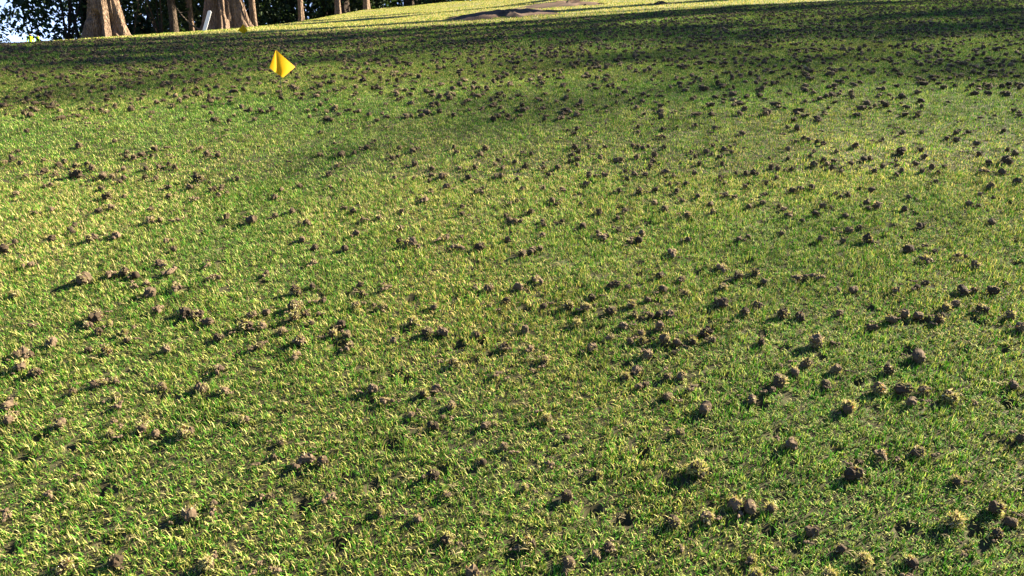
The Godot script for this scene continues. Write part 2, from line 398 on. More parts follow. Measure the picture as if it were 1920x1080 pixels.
# ---------------------------------------------------------------- ground and turf
func lines_between(stops: Array) -> PackedFloat32Array:
	# stops: [from, step], ..., [to, 0]; steps grow smoothly between the stops
	var out := PackedFloat32Array()
	for i in stops.size() - 1:
		var a: float = stops[i][0]
		var b: float = stops[i + 1][0]
		var s0: float = stops[i][1]
		var s1: float = stops[i + 1][1] if i + 1 < stops.size() - 1 else s0
		var n := maxi(1, int(round((b - a) / ((s0 + s1) / 2))))
		var grow := (s1 - s0) / (s1 + s0)
		for k in n:
			var f := float(k) / n
			out.append(a + (b - a) * (f * (1 - grow) + grow * f * f))
	out.append(stops[-1][0])
	return out

func make_holes() -> void:
	var r := RandomNumberGenerator.new()
	r.seed = 31
	for k in 520:
		var x := r.randf_range(-2.6, 2.6)
		var d := r.randf_range(0.9, 3.5)
		var cell := Vector2i(int(floor(x * 10)), int(floor(d * 10)))
		if holes.has(cell):
			continue
		holes[cell] = [Vector3(x, d, r.randf_range(0.008, 0.0135))]

func make_ground() -> void:
	var xs := lines_between([[-1800.0, 500.0], [-300.0, 60.0], [-60.0, 6.0], [-14.0, 0.5], [-2.7, 0.018], [2.7, 0.018], [14.0, 0.5], [60.0, 6.0], [300.0, 60.0], [1800.0, 0.0]])
	var ds := lines_between([[-60.0, 8.0], [-2.0, 0.4], [0.85, 0.016], [3.5, 0.02], [8.0, 0.2], [40.0, 0.6], [130.0, 8.0], [600.0, 80.0], [2400.0, 0.0]])
	var s := Shape.new()
	var w := xs.size()
	for d in ds:
		for x in xs:
			var y := height(x, d)
			if d > 0.85 and d < 3.55 and absf(x) < 2.75:
				y -= 0.05 * (1.0 - ss(-0.004, 0.003, past_rim(x, d))) - 0.002 * fine.get_noise_2d(x * 90, d * 90)
			var n := patchy.get_noise_2d(x * 1.5, d * 1.5)
			var col := mix3(lin(0.050, 0.046, 0.022), lin(0.075, 0.068, 0.032), 0.5 + n)
			if d > edge_of_cores(x):
				col = mix3(col, lin(0.20, 0.19, 0.07), ss(0.0, 1.2, d - edge_of_cores(x)))
			col = mix3(col, lin(0.080, 0.060, 0.038), ss(36, 42, d) * 0.9)
			s.point(Vector3(x, y, -d), col)
	for j in ds.size() - 1:
		for i in w - 1:
			var a := j * w + i
			s.quad(a, a + w, a + w + 1, a + 1)
	tag(part("ground", s.mesh(true), M.ground), "grassy hillside rising to a ridge", "", "", "structure")

func blade(s: Shape, at: Vector3, out: Vector3, length: float, width: float, droop: float, col: Color) -> void:
	# a leaf of three faces: it leaves the ground upright, leans towards out and droops
	var side := out.cross(Vector3.UP).normalized() * width * 0.5
	var up := Vector3.UP
	var mid := at + (up * (1 - droop * 0.35) + out * droop * 0.55) * length * 0.55
	var tip := mid + (up * (1 - droop) + out * (0.25 + droop)).normalized() * length * 0.48
	var a := s.point(at - side, col * 0.9)
	var b := s.point(at + side, col * 0.9)
	var c := s.point(mid - side * 0.85, col)
	var d := s.point(mid + side * 0.85, col)
	var e := s.point(tip, col)
	s.quad(a, b, d, c)
	s.tri(c, d, e)

func leaf_tone(r: RandomNumberGenerator, dry: float) -> Color:
	var k := r.randf()
	if k < dry:
		return mix3(lin(0.38, 0.31, 0.12), lin(0.50, 0.42, 0.19), r.randf())
	if k < dry + 0.24:
		return mix3(lin(0.24, 0.255, 0.055), lin(0.36, 0.345, 0.12), r.randf())
	return mix3(lin(0.034, 0.112, 0.012), lin(0.108, 0.24, 0.026), r.randf())

func tuft(r: RandomNumberGenerator, n: int, spread: float, length: float, width: float, dry: float) -> ArrayMesh:
	var s := Shape.new()
	for k in n:
		var a := r.randf() * TAU
		var q := sqrt(r.randf()) * spread
		var turn := r.randf() * TAU
		var out := Vector3(cos(turn), 0, sin(turn))
		var l := length * r.randf_range(0.55, 1.25)
		var droop := pow(r.randf(), 0.85) * 1.0
		blade(s, Vector3(cos(a) * q, -0.002, sin(a) * q), out, l, width * r.randf_range(0.7, 1.2), droop, leaf_tone(r, dry))
	return s.mesh()

func turf_tint(x: float, d: float) -> Color:
	# lush and dry patches of the sward
	var a := broad.get_noise_2d(x * 1.3, d * 0.9)
	var b := patchy.get_noise_2d(x * 3.0, d * 2.0)
	var lush := lin(0.84, 1.0, 0.85)
	var dry := lin(1.25, 1.14, 1.08)
	var tint := mix3(lush, dry, 0.42 + 0.75 * a + 0.5 * b)
	# the worn, straw-coloured stretch across the slope and the lush spots above it, with ragged outlines
	var ragged := 0.55 * b + 0.5 * a + 0.35 * patchy.get_noise_2d(x * 9.0 + 40.0, d * 7.0)
	var worn := 0.0
	for q in [[0.2, 3.35, 1.7, 0.55], [-1.5, 2.95, 1.2, 0.5], [1.9, 3.3, 1.2, 0.6]]:
		worn = maxf(worn, 1.0 - Vector2((x - q[0]) / q[2], (d - q[1]) / q[3]).length() * 0.5 + 0.6 * ragged)
	tint = mix3(tint, lin(1.5, 1.36, 1.6), ss(0.3, 0.9, worn) * 0.6)
	for q in [[-1.3, 4.45, 0.8, 0.5], [1.15, 4.75, 0.7, 0.45]]:
		var fresh := 1.0 - Vector2((x - q[0]) / q[2], (d - q[1]) / q[3]).length() * 0.5 + 0.5 * ragged
		tint = mix3(tint, lin(0.78, 1.12, 0.85), ss(0.35, 0.9, fresh) * 0.7)
	return tint

func sow(name_: String, parent: Node, meshes: Array, from: float, to: float, step: float, mat: Material, r: RandomNumberGenerator, rule: int) -> void:
	var where := []
	var tints := []
	for m in meshes:
		where.append([])
		tints.append([])
	var d := from
	while d < to:
		var reach := 0.70 * d + 1.1
		var x := -reach
		while x < reach:
			var px := x + r.randf_range(-0.55, 0.55) * step
			var pd := d + r.randf_range(-0.55, 0.55) * step
			x += step
			var edge := edge_of_cores(px)
			if rule == 0 and pd > edge + 0.6 * r.randf():
				continue
			if rule == 1 and pd < edge:
				continue
			if rule == 0 and pd < 3.5:
				if past_rim(px, pd) < 0.005:
					continue
				if patchy.get_noise_2d(px * 22, pd * 22) < -0.56:
					continue
			var k := r.randi() % meshes.size()
			var n := slope_normal(px, pd)
			var b := Basis(Quaternion(Vector3.UP, n)) * Basis(Vector3.UP, r.randf() * TAU)
			var tall := (1.0 + 0.45 * patchy.get_noise_2d(px * 7, pd * 7)) * r.randf_range(0.85, 1.15)
			b = b * Basis.from_scale(Vector3(1, tall, 1))
			where[k].append(Transform3D(b, on_ground(px, pd)))
			var tint := turf_tint(px, pd) * r.randf_range(0.45, 1.4)
			if rule == 1:
				tint = mix3(tint, lin(1.3, 1.2, 1.1), 0.75)
			tint.a = 1.0
			tints[k].append(tint)
		d += step
	for k in meshes.size():
		tag(copies(name_, meshes[k], mat, where[k], tints[k], parent), "", "", "", "stuff")

func make_turf() -> void:
	var r := RandomNumberGenerator.new()
	r.seed = 77
	var lawn := thing("fairway_grass", Vector3.ZERO, "short green turf of the cored fairway slope", "grass")
	lawn.set_meta("kind", "stuff")
	var near := []
	for k in 7:
		near.append(tuft(r, 12, 0.012, 0.0185, 0.0022, 0.14))
	sow("blades", lawn, near, 0.9, 3.3, 0.0145, M.grass, r, 0)
	var mid := []
	for k in 6:
		mid.append(tuft(r, 17, 0.020, 0.0175, 0.0025, 0.16))
	sow("blades", lawn, mid, 3.3, 7.0, 0.024, M.grass, r, 0)
	var far := []
	for k in 5:
		far.append(tuft(r, 22, 0.045, 0.0185, 0.0048, 0.18))
	sow("blades", lawn, far, 7.0, 15.5, 0.055, M.grass, r, 0)
	var rough := thing("ridge_grass", Vector3.ZERO, "dry yellow green mown grass on the sunlit ridge beyond the plugs", "grass")
	rough.set_meta("kind", "stuff")
	var dry := []
	for k in 5:
		dry.append(tuft(r, 18, 0.11, 0.026, 0.010, 0.46))
	sow("blades", rough, dry, 11.5, 38.0, 0.15, M.grass, r, 1)

# ---------------------------------------------------------------- soil plugs
func core_mesh(r: RandomNumberGenerator, long: float, ragged: float, sides: int, rings: int) -> ArrayMesh:
	# a cored plug, axis along x, width 1; side ridged by the tine, ends torn
	var s := Shape.new()
	var n := noise(r.randi() % 9999, 1.1, 3)
	var col := lin(0.128, 0.090, 0.056) * r.randf_range(0.45, 1.6)
	col.a = 1
	var bend := r.randf_range(-0.15, 0.15)
	for i in rings:
		var f := float(i) / (rings - 1)
		var x := (f - 0.5) * long
		var rr := 0.5 * (1.0 - 0.35 * pow(absf(f - 0.5) * 2, 6.0))
		for k in sides:
			var a := TAU * k / sides
			var p := Vector3(x, cos(a) * rr + bend * (f - 0.5) * (f - 0.5) * 4, sin(a) * rr)
			p += p.normalized() * ragged * n.get_noise_3dv(p * 2.4)
			p.x += ragged * 0.9 * n.get_noise_3dv(p * 3.0 + Vector3(9, 4, 2)) * absf(f - 0.5) * 2
			var tone := 0.8 + 0.5 * n.get_noise_3dv(p * 5.0 + Vector3(3, 8, 1))
			s.point(p, Color(col.r * tone, col.g * tone, col.b * tone))
	for i in rings - 1:
		for k in sides:
			var a := i * sides + k
			var b := i * sides + (k + 1) % sides
			s.quad(a, a + sides, b + sides, b)
	for end in 2:
		var at := 0 if end == 0 else (rings - 1) * sides
		var m := s.point(Vector3((-0.5 if end == 0 else 0.5) * long * 0.93, 0, 0), col)
		for k in sides:
			if end == 0:
				s.tri(m, at + k, at + (k + 1) % sides)
			else:
				s.tri(m, at + (k + 1) % sides, at + k)
	return s.mesh(ragged < 0.12)

func crumb_mesh(r: RandomNumberGenerator) -> ArrayMesh:
	# a plug that has fallen apart into lumps
	var s := Shape.new()
	for lump in 6:
		var mid := Vector3(r.randf_range(-0.75, 0.75), r.randf_range(-0.12, 0.10), r.randf_range(-0.42, 0.42))
		var size := Vector3(r.randf_range(0.18, 0.46), r.randf_range(0.14, 0.28), r.randf_range(0.18, 0.36))
		var n := noise(r.randi() % 9999, 1.3, 2)
		var tone := r.randf_range(0.7, 1.5)
		var first := s.v.size()
		for j in 5:
			for k in 7:
				var u := PI * j / 4.0
				var a := TAU * k / 7.0
				var p := Vector3(sin(u) * cos(a), cos(u), sin(u) * sin(a))
				p *= 1.0 + 0.5 * n.get_noise_3dv(p * 2.0)
				s.point(mid + p * size, Color(0.13 * tone, 0.091 * tone, 0.056 * tone))
		for j in 4:
			for k in 7:
				var a := first + j * 7 + k
				var b := first + j * 7 + (k + 1) % 7
				s.quad(a, b, b + 7, a + 7)
	return s.mesh()

func thatch_mesh(r: RandomNumberGenerator, n: int, long: float, green: float, wide: float) -> ArrayMesh:
	# roots, straw and leaf bases matted on one end of a plug (towards +x)
	var s := Shape.new()
	for k in n:
		var a := r.randf() * TAU
		var q := sqrt(r.randf()) * 0.5
		var at := Vector3(long * 0.5 - r.randf() * 0.25, cos(a) * q, sin(a) * q)
		if q > 0.36:
			at.x -= r.randf() * 0.45
		var out := (Vector3(0.65, 0, 0) + Vector3(0, cos(a), sin(a)) * (q * 1.6) + Vector3(r.randf_range(-1, 1), r.randf_range(-1, 1), r.randf_range(-1, 1)) * 1.1).normalized()
		var l := r.randf_range(0.18, 0.5) * wide
		var bend := Vector3(r.randf_range(-1, 1), r.randf_range(-1, 1), r.randf_range(-1, 1)) * 1.1
		var side := out.cross(bend + Vector3(0.1, 0.2, 0.3)).normalized() * r.randf_range(0.028, 0.065)
		var col := mix3(lin(0.38, 0.31, 0.17), lin(0.58, 0.50, 0.30), r.randf())
		if r.randf() < green:
			col = mix3(lin(0.20, 0.23, 0.06), lin(0.42, 0.41, 0.14), r.randf())
		elif r.randf() < 0.15:
			col = lin(0.22, 0.11, 0.05)
		var m := at + out * l * 0.55
		var e := m + (out + bend).normalized() * l * 0.5
		var p0 := s.point(at - side, col)
		var p1 := s.point(at + side, col)
		var p2 := s.point(m - side * 0.8, col)
		var p3 := s.point(m + side * 0.8, col)
		var p4 := s.point(e, col)
		s.quad(p0, p1, p3, p2)
		s.tri(p2, p3, p4)
	return s.mesh()

func far_plug_mesh(r: RandomNumberGenerator) -> ArrayMesh:
	var s := Shape.new()
	var n := noise(r.randi() % 9999, 1.2, 2)
	var long := r.randf_range(0.8, 1.5)
	var base := r.randf_range(0.7, 1.3)
	for i in 5:
		for k in 8:
			var a := TAU * k / 8
			var f := i / 4.0 * 2 - 1
			var rr := 0.5 * (1.0 - 0.45 * pow(absf(f), 3.0))
			var p := Vector3(f * 0.5 * long, cos(a) * rr, sin(a) * rr)
			p += p.normalized() * 0.30 * n.get_noise_3dv(p * 2.5)
			var tone := base * (0.75 + 0.5 * r.randf())
			s.point(p, Color(0.115 * tone, 0.082 * tone, 0.048 * tone))
	for i in 4:
		for k in 8:
			var a := i * 8 + k
			var b := i * 8 + (k + 1) % 8
			s.quad(a, a + 8, b + 8, b)
	for end in 2:
		var m := s.point(Vector3((-0.5 if end == 0 else 0.5) * long, 0, 0), lin(0.11, 0.075, 0.05) if end == 0 else lin(0.22, 0.19, 0.08))
		for k in 8:
			if end == 0:
				s.tri(m, k, (k + 1) % 8)
			else:
				s.tri(m, 32 + (k + 1) % 8, 32 + k)
	for k in 26:
		var a := r.randf() * TAU
		var q := r.randf() * 0.5
		var at := Vector3(0.45 * long - 0.4 * r.randf(), cos(a) * q, sin(a) * q)
		var out := Vector3(0.35, cos(a) * 0.35, sin(a) * 0.35) * 0.8 + Vector3(r.randf_range(-0.25, 0.25), r.randf_range(-0.25, 0.25), r.randf_range(-0.25, 0.25))
		var col := mix3(lin(0.22, 0.20, 0.07), lin(0.42, 0.35, 0.17), r.randf())
		s.tri(s.point(at + Vector3(0, 0.08, 0), col), s.point(at - Vector3(0, 0.08, 0.03), col), s.point(at + out, col))
	return s.mesh()

func plug_basis(r: RandomNumberGenerator, look: int) -> Basis:
	var turn := Basis(Vector3.UP, r.randf() * TAU)
	var tip := r.randf_range(-0.35, 0.35)
	if look == 3:
		return turn
	if r.randf() < 0.30:
		tip = r.randf_range(0.9, 1.6)          # standing, thatch end up
	return turn * Basis(Vector3(0, 0, 1), tip) * Basis(Vector3(1, 0, 0), r.randf() * TAU)

const LOOKS := ["bare dark soil plug", "soil plug with pale thatch", "matted straw and grass plug", "crumbled brown soil plug"]

func place_words(uv: Vector2) -> Array:
	var rows := [[0.93, "bottom edge"], [0.84, "low foreground"], [0.75, "near foreground"], [0.66, "foreground"], [0.58, "below middle height"], [0.50, "middle height"], [0.43, "above middle height"], [0.36, "upper middle"], [0.30, "upper slope"], [-1.0, "far slope"]]
	var columns := ["left edge", "far left", "left", "left of centre", "near centre left", "centre", "near centre right", "right of centre", "right", "far right", "right edge"]
	var row := ""
	for e in rows:
		if uv.y >= e[0]:
			row = e[1]
			break
	return [row, columns[clampi(int(uv.x * 11.0), 0, 10)]]

func make_plugs() -> void:
	var r := RandomNumberGenerator.new()
	r.seed = 2024
	var cores := []
	var crumbs := []
	var caps := [[], [], []]
	for k in 18:
		cores.append(core_mesh(r, r.randf_range(0.75, 1.5), r.randf_range(0.10, 0.34), 14, 8))
	for k in 6:
		crumbs.append(crumb_mesh(r))
	for k in 5:
		caps[0].append(thatch_mesh(r, 45, 1.0, 0.25, 0.8))
		caps[1].append(thatch_mesh(r, 150, 0.95, 0.5, 1.0))
		caps[2].append(thatch_mesh(r, 210, 0.75, 0.6, 1.15))
	var list := []
	for i in range(0, PLUGS.size(), 4):
		var p := {"x": PLUGS[i], "d": PLUGS[i + 1], "w": PLUGS[i + 2] * 0.001, "look": int(PLUGS[i + 3])}
		p.shown = p.w / p.d
		list.append(p)
	list.sort_custom(func(a, b): return a.shown > b.shown)
	var own := list.slice(0, 300)
	var cells := {}
	for p in own:
		p.at = on_ground(p.x, p.d)
		p.uv = screen_spot(p.at + Vector3(0, 0.015, 0))
		var key := "%s, %s" % [LOOKS[p.look], ", ".join(place_words(p.uv))]
		if not cells.has(key):
			cells[key] = []
		cells[key].append(p)
	var counts := ["", "", "two", "three", "four", "five", "six", "seven", "eight", "nine", "ten"]
	var ordinals := ["leftmost", "second from left", "third from left", "fourth from left", "fifth from left", "sixth from left", "seventh from left", "eighth from left", "ninth from left", "tenth from left"]
	for key in cells:
		var group: Array = cells[key]
		group.sort_custom(func(a, b): return a.uv.x < b.uv.x)
		for i in group.size():
			group[i].label = key
			if group.size() > 1:
				group[i].label += ", %s of %s" % [ordinals[i] if i < group.size() - 1 else "rightmost", counts[mini(group.size(), 10)]]
	for p in own:
		var t := thing("soil_plug", p.at, p.label, "soil plug", "soil plugs pulled out of the turf")
		t.basis = Basis(Quaternion(Vector3.UP, slope_normal(p.x, p.d)))
		var b := plug_basis(r, p.look)
		var w: float = p.w
		var lift := w * 0.30 + 0.003
		if p.look == 3:
			w *= 0.62
			lift = 0.011 + w * 0.12
			var c := part("soil_lumps", crumbs[r.randi() % crumbs.size()], M.soil, t)
			c.transform = Transform3D(b.scaled(Vector3.ONE * w), Vector3(0, lift, 0))
			var h := part("thatch", caps[0][r.randi() % 5], M.straw, t)
			h.transform = Transform3D(plug_basis(r, 1).scaled(Vector3.ONE * w * 0.8), Vector3(0, lift, 0))
			continue
		w *= 0.72
		var c := part("soil_core", cores[r.randi() % cores.size()], M.soil, t)
		c.transform = Transform3D(b.scaled(Vector3.ONE * w * (0.8 if p.look == 2 else 1.0)), Vector3(0, lift, 0))
		var h := part("thatch_cap", caps[p.look][r.randi() % 5], M.straw, t)
		h.transform = Transform3D(b.scaled(Vector3.ONE * w), Vector3(0, lift, 0))
	# the smaller, farther plugs: past counting
	var where := []
	var tints := []
	for p in list.slice(300):
		var b := Basis(Quaternion(Vector3.UP, slope_normal(p.x, p.d))) * plug_basis(r, p.look)
		where.append(Transform3D(b.scaled(Vector3.ONE * p.w * 0.74), on_ground(p.x, p.d, p.w * 0.26 + 0.005)))
		tints.append(lin(1, 1, 1) * r.randf_range(0.75, 1.25))
	var d := 4.0
	while d < 14.5:
		var reach := 0.70 * d + 1.0
		for k in int(reach * 2 * 0.1 * 105):
			var x := r.randf_range(-reach, reach)
			var pd := d + r.randf() * 0.1
			var v := screen_spot(on_ground(x, pd, 0.015))
			if (v.y > 0.208 and absf(v.x - 0.5) < 0.51) or pd > edge_of_cores(x) - 0.05:
				continue
			if patchy.get_noise_2d(x * 2.2, pd * 2.2) + 0.6 * r.randf_range(-1, 1) < -0.5:
				continue
			var w := r.randf_range(0.017, 0.032)
			var b := Basis(Quaternion(Vector3.UP, slope_normal(x, pd))) * plug_basis(r, 1)
			b = Basis.from_scale(Vector3(1, r.randf_range(0.55, 0.9), 1)) * b * Basis.from_scale(Vector3(w * r.randf_range(0.7, 1.5), w, w * r.randf_range(0.8, 1.2)))
			where.append(Transform3D(b, on_ground(x, pd, w * 0.25 + 0.006)))
			tints.append(lin(1, 1, 1) * r.randf_range(0.6, 1.4))
		d += 0.1
	# plugs just outside the frame, for a step to the side
	for k in 260:
		var pd := r.randf_range(1.2, 4.0)
		var side := -1.0 if r.randf() < 0.5 else 1.0
		var x := side * (0.66 * pd + r.randf_range(0.12, 0.6))
		var w := r.randf_range(0.022, 0.036)
		var b := Basis(Quaternion(Vector3.UP, slope_normal(x, pd))) * plug_basis(r, 1)
		where.append(Transform3D(b.scaled(Vector3.ONE * w), on_ground(x, pd, w * 0.42 + 0.007)))
		tints.append(lin(1, 1, 1) * r.randf_range(0.75, 1.25))
	for i in tints.size():
		tints[i].a = 1.0
	var rest := thing("scattered_soil_plugs", Vector3.ZERO, "countless small soil plugs strewn over the far part of the fairway", "soil plug")
	rest.set_meta("kind", "stuff")
	for k in 6:
		var w6 := []
		var t6 := []
		for i in range(k, where.size(), 6):
			w6.append(where[i])
			t6.append(tints[i])
		tag(copies("plugs", far_plug_mesh(r), M.soil, w6, t6, rest), "", "", "", "stuff")

func make_litter() -> void:
	# straw clippings and crumbs of soil lying on the turf
	var r := RandomNumberGenerator.new()
	r.seed = 505
	var s := Shape.new()
	for k in 5:
		var a := r.randf() * TAU
		var at := Vector3(r.randf_range(-0.4, 0.4), 0, r.randf_range(-0.4, 0.4))
		var ahead := Vector3(cos(a), r.randf_range(-0.1, 0.25), sin(a)) * 0.5
		var side := Vector3(-sin(a), 0.3, cos(a)) * 0.035
		var col := mix3(lin(0.30, 0.24, 0.11), lin(0.42, 0.35, 0.19), r.randf())
		var i := s.v.size()
		s.point(at - ahead - side, col)
		s.point(at - ahead + side, col)
		s.point(at + side + Vector3(0, 0.1, 0), col)
		s.point(at - side + Vector3(0, 0.1, 0), col)
		s.point(at + ahead, col)
		s.quad(i, i + 1, i + 2, i + 3)
		s.tri(i + 3, i + 2, i + 4)
	var where := []
	var tints := []
	for k in 1000:
		var d := 1.0 + 4.5 * pow(r.randf(), 1.3)
		var x := r.randf_range(-1, 1) * (0.68 * d + 0.4)
		if patchy.get_noise_2d(x * 5, d * 5) < -0.05:
			continue
		var size := r.randf_range(0.010, 0.022)
		where.append(Transform3D(Basis(Vector3.UP, r.randf() * TAU).scaled(Vector3.ONE * size), on_ground(x, d, r.randf_range(0.012, 0.019))))
		tints.append(Color(1, 1, 1) * r.randf_range(0.7, 1.1))
	for i in tints.size():
		tints[i].a = 1
	tag(copies("straw_clippings", s.mesh(), M.straw, where, tints), "pale straw clippings strewn between the plugs on the turf", "straw", "", "stuff")
	var c := crumb_mesh(r)
	where = []
	tints = []
	for i in range(0, PLUGS.size(), 4):
		for k in 1:
			var x := PLUGS[i] + r.randf_range(-0.035, 0.035)
			var d := PLUGS[i + 1] + r.randf_range(-0.03, 0.03)
			var size := r.randf_range(0.006, 0.013)
			where.append(Transform3D(Basis(Vector3.UP, r.randf() * TAU).scaled(Vector3.ONE * size), on_ground(x, d, r.randf_range(0.010, 0.017))))
			tints.append(Color(1, 1, 1) * r.randf_range(0.7, 1.2))
	for k in 8000:
		var d := sqrt(lerpf(3.4 * 3.4, 13.6 * 13.6, r.randf()))
		var x := r.randf_range(-1, 1) * (0.68 * d + 0.4)
		if d > edge_of_cores(x) or patchy.get_noise_2d(x * 2.2, d * 2.2) + 0.5 * r.randf_range(-1, 1) < -0.1:
			continue
		where.append(Transform3D(Basis(Vector3.UP, r.randf() * TAU).scaled(Vector3(1, 1.3, 1) * r.randf_range(0.007, 0.016)), on_ground(x, d, r.randf_range(0.012, 0.019))))
		tints.append(Color(1, 1, 1) * r.randf_range(0.6, 1.1))
	for i in tints.size():
		tints[i].a = 1
	tag(copies("soil_crumbs", c, M.soil, where, tints), "loose crumbs of brown soil around the plugs", "soil", "", "stuff")

# ---------------------------------------------------------------- trees and shrubs
func bark_mesh(r: RandomNumberGenerator, tall: float, r0: float, r1: float, flare: float, lobes: int, ridge: float, sides: int, rings: int, lean: Vector2, tone: Color, hollow := []) -> ArrayMesh:
	var s := Shape.new()
	var n := noise(r.randi() % 9999, 1.0, 4)
	var ph := r.randf() * TAU
	for i in rings:
		var f := pow(float(i) / (rings - 1), 1.8)
		var h := -0.5 + (tall + 0.5) * f
		var up := maxf(h, 0)
		var base := lerpf(r0, r1, pow(up / tall, 0.8))
		for k in sides:
			var a := TAU * k / sides
			var rr := base + flare * exp(-up / 0.55) * (0.45 + 0.55 * cos(lobes * a + ph + 0.6 * n.get_noise_2d(a, 3)))
			var streak := n.get_noise_3d(cos(a) * 5.0, up * 0.55, sin(a) * 5.0) + 0.5 * n.get_noise_3d(cos(a) * 13.0, up * 1.3, sin(a) * 13.0)
			var furrow := 1.0 - 2.6 * absf(n.get_noise_3d(cos(a) * 2.6 + 7.0, up * 0.16, sin(a) * 2.6)) - 1.2 * absf(n.get_noise_3d(cos(a) * 6.0, up * 0.3 + 5.0, sin(a) * 6.0))
			rr *= 1.0 + ridge * (0.5 * streak + furrow)
			for q in hollow:      # a hollow: direction, half-width, lowest, highest, depth
				var off: float = absf(wrapf(a - q[0], -PI, PI)) / q[1]
				rr -= q[4] * (1.0 - ss(0.55, 1.0, off)) * ss(q[2] - 0.15, q[2], up) * (1.0 - ss(q[3] - 0.25, q[3], up))
			var col := tone * (0.85 + 0.45 * n.get_noise_3d(cos(a) * 4.0, up * 0.9 + 20.0, sin(a) * 4.0))
			s.point(Vector3(cos(a) * rr + lean.x * up, h, sin(a) * rr + lean.y * up), Color(col.r, col.g, col.b))
	for i in rings - 1:
		for k in sides:
			var a := i * sides + k
			var b := i * sides + (k + 1) % sides
			s.quad(a, b, b + sides, a + sides)
	return s.mesh(true)

func limb_mesh(r: RandomNumberGenerator, from: Vector3, dir: Vector3, long: float, thick: float, tone: Color) -> ArrayMesh:
	var s := Shape.new()
	var path := []
	var radii := []
	var p := from
	var way := dir
	for k in 6:
		path.append(p)
		radii.append(thick * (1.0 - k * 0.16))
		way = (way + Vector3(r.randf_range(-0.2, 0.2), r.randf_range(-0.02, 0.25), r.randf_range(-0.2, 0.2))).normalized()
		p += way * long / 5
	s.tube(path, radii, 7, tone)
	for j in 3:
		var at: Vector3 = path[2 + j]
		var out := Vector3(r.randf_range(-1, 1), r.randf_range(0, 0.8), r.randf_range(-1, 1)).normalized()
		s.tube([at, at + out * long * 0.18, at + out * long * 0.35 + Vector3(0, long * 0.05, 0)], [thick * 0.35, thick * 0.22, thick * 0.06], 5, tone)
	return s.mesh(true)

func leaves(s: Shape, r: RandomNumberGenerator, mid: Vector3, size: Vector3, n: int, leaf: float, tone: Color) -> void:
	# a clump of leaf sprays: denser at its skin, each spray a bent pair of small blades
	for k in n:
		var dir := Vector3(r.randfn(), r.randfn(), r.randfn()).normalized()
		var p := mid + dir * size * pow(r.randf(), 0.45)
		var ahead := (dir * 0.6 + Vector3(r.randf_range(-1, 1), r.randf_range(-1, 0.5), r.randf_range(-1, 1))).normalized()
		var side := ahead.cross(Vector3(r.randf_range(-1, 1), r.randf_range(-1, 1), r.randf_range(-1, 1))).normalized()
		var l := leaf * r.randf_range(0.6, 1.3)
		var col := tone * r.randf_range(0.6, 1.35)
		col.a = 1
		var up := side.cross(ahead) * l * 0.25
		var a := s.point(p, col)
		var b := s.point(p + ahead * l * 0.5 + side * l * 0.28 + up, col)
		var c := s.point(p + ahead * l, col)
		var d := s.point(p + ahead * l * 0.5 - side * l * 0.28 + up, col)
		s.tri(a, b, c)
		s.tri(a, c, d)

func crown_mesh(r: RandomNumberGenerator, clumps: int, wide: float, tall: float, each: int, leaf: float, tone: Color, clump := 1.0) -> ArrayMesh:
	# the crown's clumps sit round the origin, which is its middle
	var s := Shape.new()
	for k in clumps:
		var dir := Vector3(r.randfn(), r.randfn() * 0.8, r.randfn()).normalized()
		var p := dir * pow(r.randf(), 0.5) * Vector3(wide, tall, wide) * 0.8
		var size := r.randf_range(0.16, 0.34) * wide * clump
		leaves(s, r, p, Vector3(size, size * 0.55, size), each, leaf, tone * r.randf_range(0.8, 1.2))
	return s.mesh()

func tree(called: String, x: float, d: float, label: String, group: String, trunk: ArrayMesh, crown: ArrayMesh, crown_at: Vector3, r: RandomNumberGenerator, tone: Color, limb_thick := 0.12, turn := 0.0) -> Node3D:
	var t := thing(called, on_ground(x, d), label, "tree", group)
	part("trunk", trunk, M.bark, t)
	for k in 4:
		var a := r.randf() * TAU
		part("limb", limb_mesh(r, Vector3(0, crown_at.y * r.randf_range(0.62, 0.85), 0), Vector3(cos(a), 0.7, sin(a)).normalized(), crown_at.y * 0.35, limb_thick, tone), M.bark, t)
	var c := part("crown", crown, M.leaf, t)
	c.position = crown_at
	c.rotation.y = turn
	return t

